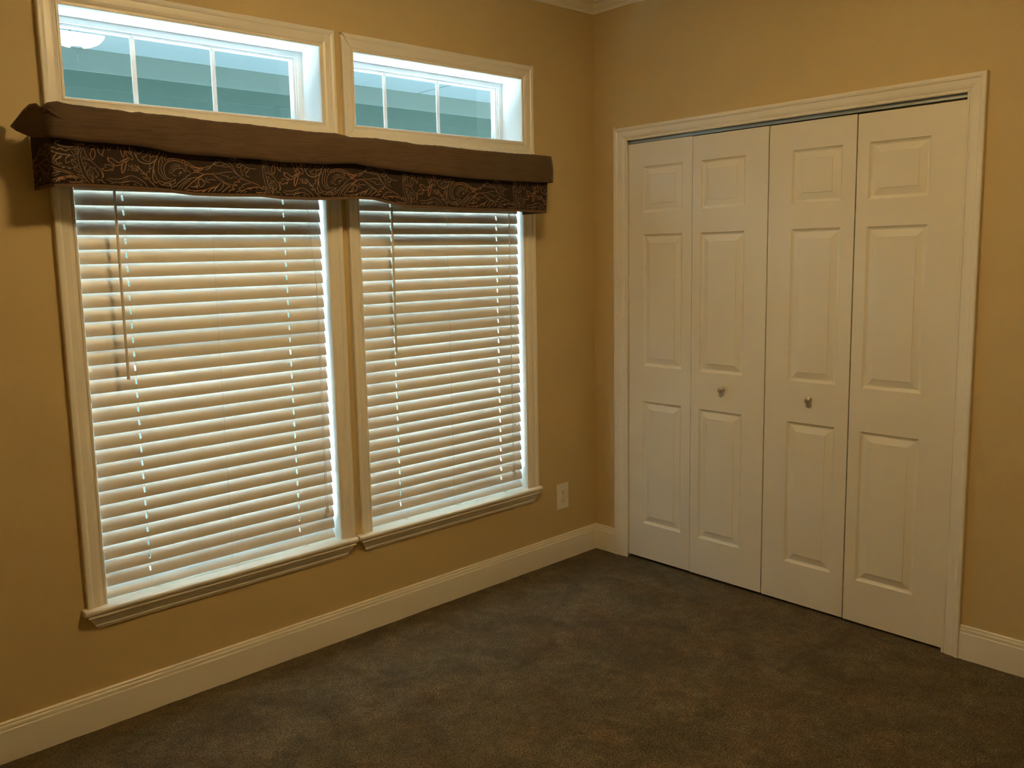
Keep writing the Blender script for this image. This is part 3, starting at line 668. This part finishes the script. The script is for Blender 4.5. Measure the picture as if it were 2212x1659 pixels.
# skirt: path from the wall, round the left corner, along the front, back to the wall on the right
def skirt_pt(s, h):
    """s = x along the front (less than XL wraps on to the left return, beyond XR on to the right one); h = height over the hem"""
    if s < XL:
        return Vector((XL - .008 * min(1, (XL - s) / .16), YF + fold(XL) * 1.0 + (XL - s), interp(XL, SB) + .002 + h))
    if s > XR:
        return Vector((XR + .004, YF + fold(XR) + (s - XR), interp(XR, SB) + h))
    taper = -.011 * max(0, (s - XR + .08) / .08) * (1 - min(1, h / .13))
    return Vector((s + taper, YF + fold(s) * (1.6 - h * 4), interp(s, SB) + h))
SS = [XL - .160, XL - .12, XL - .08, XL - .04, XL - .012] + [lerp(XL, XR, i / 190) for i in range(191)] + [XR + .012, XR + .05, XR + .10, XR + .160]
bm = bmesh.new(); HH = [.008, .035, .065, .095, .125, .165]
cols = [[bm.verts.new(skirt_pt(s, h)) for h in HH] for s in SS]
for a, b in zip(cols, cols[1:]):
    for k in range(len(HH) - 1): bm.faces.new((a[k], a[k + 1], b[k + 1], b[k]))
o = link('paisley_skirt', bm, M['skirt'], v, recalc=False)
for p in o.data.polygons: p.use_smooth = True
md = o.modifiers.new('thickness', 'SOLIDIFY'); md.thickness = .0016; md.offset = 0
bm = bmesh.new()
cols = []
for s in SS:
    a, b = skirt_pt(s, 0), skirt_pt(s, .0100)
    nrm = Vector((-1, 0, 0)) if s < XL else (Vector((1, 0, 0)) if s > XR else Vector((0, -1, 0)))
    cols.append([bm.verts.new(p) for p in (a - nrm * .0016, a + nrm * .0016, b + nrm * .0018, b - nrm * .0018)])
for a, b in zip(cols, cols[1:]):
    for k in range(4): bm.faces.new((a[k], a[(k + 1) % 4], b[(k + 1) % 4], b[k]))
bm.faces.new(cols[0]); bm.faces.new(cols[-1])
link('hem_binding', bm, M['hem'], v, smooth=True)
# mounting board inside
bm = bmesh.new(); box(bm, XL + .004, XR - .004, -.160, -.0215, 1.872, 1.888, .002)
box(bm, XL + .004, XR - .004, -.0215, 0, 1.936, 1.954)
box(bm, XL + .3, XL + .32, -.0215, 0, 1.875, 1.95); box(bm, XR - .32, XR - .3, -.0215, 0, 1.875, 1.95)
link('mounting_board', bm, M['trim'], v)
# the printed paisley: traced motif, repeated every 585 mm of cloth
bm = bmesh.new(); PER = .585
def cat(p, n=4):
    if len(p) < 3: return [lerp2(p[0], p[-1], i / 3) for i in range(4)]
    out = []
    for i in range(len(p) - 1):
        p0, p1, p2, p3 = p[max(i - 1, 0)], p[i], p[i + 1], p[min(i + 2, len(p) - 1)]
        for k in range(n):
            t = k / n
            out.append(tuple(.5 * (2 * p1[c] + (p2[c] - p0[c]) * t + (2 * p0[c] - 5 * p1[c] + 4 * p2[c] - p3[c]) * t * t + (3 * p1[c] - p0[c] - 3 * p2[c] + p3[c]) * t ** 3) for c in (0, 1)))
    out.append(p[-1]); return out
def lerp2(a, b, t): return (lerp(a[0], b[0], t), lerp(a[1], b[1], t))
for ln in STROKES.strip().split('|'):
    hd, *pts = ln.split()
    col = 1 if hd[0] == 'o' else 0; wd = float(hd[1:]) * .00106
    pts = [tuple(int(c) / 10000 for c in p.split(',')) for p in pts]
    pts = cat(pts)
    for k in range(-1, 4):
        if k > 0 and max(p[0] for p in pts) < .035: continue
        prev = None; m = len(pts)
        for i, (x, h) in enumerate(pts):
            s = -2.5 + x + k * PER
            a, b = pts[max(i - 1, 0)], pts[min(i + 1, m - 1)]
            dx, dh = b[0] - a[0], b[1] - a[1]; L = math.hypot(dx, dh) or 1
            tp = wd / 2 * (.62 + .38 * min(1, min(i, m - 1 - i) / 2.5))
            ox, oh = -dh / L * tp, dx / L * tp
            ok = XL - .156 < s < XR - .004 and .0108 < h < .158
            if not ok: prev = None; continue
            off = Vector((-.0022, 0, 0)) if s < XL else Vector((0, -.0013, 0))
            q = (bm.verts.new(skirt_pt(s + ox, max(.0105, h + oh)) + off), bm.verts.new(skirt_pt(s - ox, max(.0105, h - oh)) + off))
            if prev: bm.faces.new((prev[0], prev[1], q[1], q[0])).material_index = col
            prev = q
for vv in [q for q in bm.verts if not q.link_faces]: bm.verts.remove(vv)
link('paisley_print', bm, [M['print_t'], M['print_o']], v, recalc=False)
place_root(v, (-1.525, 0, 1.88))

# ------------------------------------------------------------------ wall outlet
r = empty('wall_outlet'); tag(r, 'ivory duplex electrical outlet low on the tan wall between window and room corner', 'outlet')
ox, oz = -.2525, .3235
bm = bmesh.new(); box(bm, ox - .0405, ox + .0405, -.0055, -.0002, oz - .0645, oz + .0645, .0022); link('cover_plate', bm, M['outlet'], r, smooth=True)
for s in (-1, 1):
    cz = oz + s * .0205
    bm = bmesh.new()
    pts = []
    for k in range(32):
        a = 2 * math.pi * k / 32; pts.append((max(-.0172, min(.0172, .0200 * math.cos(a))), .0145 * math.sin(a)))
    A = [bm.verts.new((ox + x, -.0055, cz + z)) for x, z in pts]; B = [bm.verts.new((ox + x * .97, -.0072, cz + z * .97)) for x, z in pts]
    for k in range(32): bm.faces.new((A[k], A[(k + 1) % 32], B[(k + 1) % 32], B[k]))
    bm.faces.new(B)
    q = link('receptacle', bm, M['outlet'], r)
    bm = bmesh.new()
    box(bm, ox - .0085, ox - .0060, -.0076, -.0070, cz - .0030, cz + .0065); box(bm, ox + .0060, ox + .0085, -.0076, -.0070, cz - .0020, cz + .0060)
    lathe(bm, [(0, -.0006), (.0028, -.0006), (.0028, 0), (0, 0)], (ox, -.0070, cz - .0082), 'y', 12)
    link('slot', bm, M['slot'], q)
bm = bmesh.new(); lathe(bm, [(0, -.0015), (.0028, -.0012), (.0032, 0)], (ox, -.0055, oz), 'y', 14); link('screw', bm, M['nickel'], r, smooth=True)
place_root(r, (ox, 0, oz - .0645))

# ------------------------------------------------------------------ ceiling light
lx, ly = LAMPXY
r = empty('ceiling_light'); tag(r, 'lit frosted bowl ceiling light with dark finial, mirrored in the left transom glass', 'ceiling light')
bm = bmesh.new(); lathe(bm, [(0, 0), (.075, 0), (.075, -.008), (.060, -.022), (.055, -.030), (.018, -.034), (.018, -.036), (0, -.036)], (lx, ly, H), seg=40); link('canopy', bm, M['bronze'], r, smooth=True)
zr = H - .040
bm = bmesh.new()
prof = [(.132, .002), (.134, -.001), (.130, -.010), (.120, -.024), (.102, -.038), (.078, -.049), (.050, -.056), (.022, -.059), (0, -.0595)]
inner = [(r_ * .975, h + .003) for r_, h in prof[1:-1]][::-1]
lathe(bm, prof, (lx, ly, zr), seg=48)
lathe(bm, [(0, -.0565)] + inner + [(.132, .002)], (lx, ly, zr), seg=48)
link('bowl', bm, M['lamp'], r, smooth=True)
bm = bmesh.new(); lathe(bm, [(.012, .001), (.030, -.001), (.026, -.008), (.012, -.014), (.008, -.020), (.010, -.024), (.006, -.030), (0, -.031)], (lx, ly, zr - .0595), seg=28); link('finial', bm, M['bronze'], r, smooth=True)
bm = bmesh.new(); lathe(bm, [(0, .030), (.010, .030), (.010, -.062), (0, -.062)], (lx, ly, zr), seg=12); link('stem', bm, M['bronze'], r)
bm = bmesh.new(); tube(bm, [(lx, ly, zr - .088), (lx, ly, zr - .120)], .0012, 6)
lathe(bm, [(0, .006), (.004, .003), (.005, -.004), (.003, -.010), (0, -.011)], (lx, ly, zr - .124), seg=12); link('pull_chain', bm, M['nickel'], r, smooth=True)
place_root(r, (lx, ly, H))

# ------------------------------------------------------------------ outside
h = empty('neighbouring_house'); tag(h, 'teal sided house with pale frieze and white soffit, seen through the transom windows', 'house')
bm = bmesh.new()
zz = -.5; yw = 3.0
while zz < 2.72:
    z2 = min(zz + .12, 2.722)
    vsx = [(-9, 8)]
    q = [bm.verts.new(p) for p in ((-9, yw - .004, zz), (8, yw - .004, zz), (8, yw, z2), (-9, yw, z2), (-9, yw, zz), (8, yw, zz))]
    bm.faces.new((q[0], q[1], q[2], q[3])); bm.faces.new((q[4], q[5], q[1], q[0]))
    zz += .12
box(bm, -9, 8, yw, yw + .15, -.5, 2.95)
link('siding', bm, M['siding'], h)
bm = bmesh.new(); box(bm, -9, 8, yw - .0055, yw, 2.7225, 2.872); link('frieze_board', bm, M['frieze'], h)
xs = [-9, -7.28, -5.855, -4.43, -3.005, -1.58, -.155, 1.27, 2.695, 4.12, 5.545, 6.97, 8]
xs = [-9, -7.28, -4.43, -1.58, 1.27, 4.12, 6.97, 8]
for a, b in zip(xs, xs[1:]):
    bm = bmesh.new(); box(bm, a + .006, b - .006, 2.25, yw, 2.860, 2.872); link('soffit_panel', bm, M['soffit'], h)
bm = bmesh.new(); box(bm, -9, 8, 2.22, 2.25, 2.84, 3.02); link('fascia', bm, M['frieze'], h)
bm = bmesh.new()
q = [bm.verts.new(p) for p in ((-9.2, 2.15, 3.02), (8.2, 2.15, 3.02), (8.2, 5.2, 4.3), (-9.2, 5.2, 4.3), (-9.2, 2.15, 2.98), (8.2, 2.15, 2.98), (8.2, 5.2, 4.26), (-9.2, 5.2, 4.26))]
for f in ((0, 1, 2, 3), (4, 7, 6, 5), (0, 4, 5, 1), (1, 5, 6, 2), (2, 6, 7, 3), (3, 7, 4, 0)): bm.faces.new([q[k] for k in f])
link('roof', bm, M['roof'], h)
place_root(h, (-.5, 3.0, -.5))
bm = bmesh.new(); box(bm, -12, 12, T, 9, -.70, -.5)
tag(link('ground', bm, M['concrete']), kind='structure')

# ------------------------------------------------------------------ daylight
wd = bpy.data.worlds.new('sky'); sc.world = wd; wd.use_nodes = True
bg = wd.node_tree.nodes['Background']; bg.inputs['Color'].default_value = (*SKYC, 1); bg.inputs['Strength'].default_value = SKYS
sun = bpy.data.lights.new('sun', 'SUN'); sun.energy = SUNE; sun.angle = R(.6); sun.color = (.74, .88, 1)
so = bpy.data.objects.new('sun', sun); C.objects.link(so); so.location = (3, 1, 9)
so.rotation_euler = Vector((-.55, .14, -.82)).to_track_quat('-Z', 'Y').to_euler()

# ------------------------------------------------------------------ camera
yaw, pit, rol = R(48.2335992), R(-7.53953238), R(-1.34171214)
fwd = Vector((math.cos(yaw) * math.cos(pit), math.sin(yaw) * math.cos(pit), math.sin(pit)))
rt = Vector((math.sin(yaw), -math.cos(yaw), 0)); up = rt.cross(fwd)
r2 = rt * math.cos(rol) + up * math.sin(rol); u2 = -rt * math.sin(rol) + up * math.cos(rol)
cam = bpy.data.cameras.new('camera'); co = bpy.data.objects.new('camera', cam); C.objects.link(co)
mt = Matrix((r2, u2, -fwd)).transposed().to_4x4(); mt.translation = Vector((-3.32702777, -2.86591586, 1.51221737)); co.matrix_world = mt
cam.sensor_width = 36; cam.lens = 1874.416 / 2212 * 36; cam.clip_start = .02
cam.shift_x = 65.2068 / 2212; cam.shift_y = -28.6162 / 2212
sc.camera = co

sc.view_settings.view_transform = 'Standard'; sc.view_settings.look = 'None'
sc.view_settings.gamma = 1; sc.view_settings.use_curve_mapping = False; sc.view_settings.exposure = EXPO
sc.cycles.max_bounces = 14; sc.cycles.diffuse_bounces = 8; sc.cycles.transparent_max_bounces = 16
sc.cycles.use_denoising = True
sc.cycles.caustics_reflective = False
sc.cycles.sample_clamp_indirect = 20
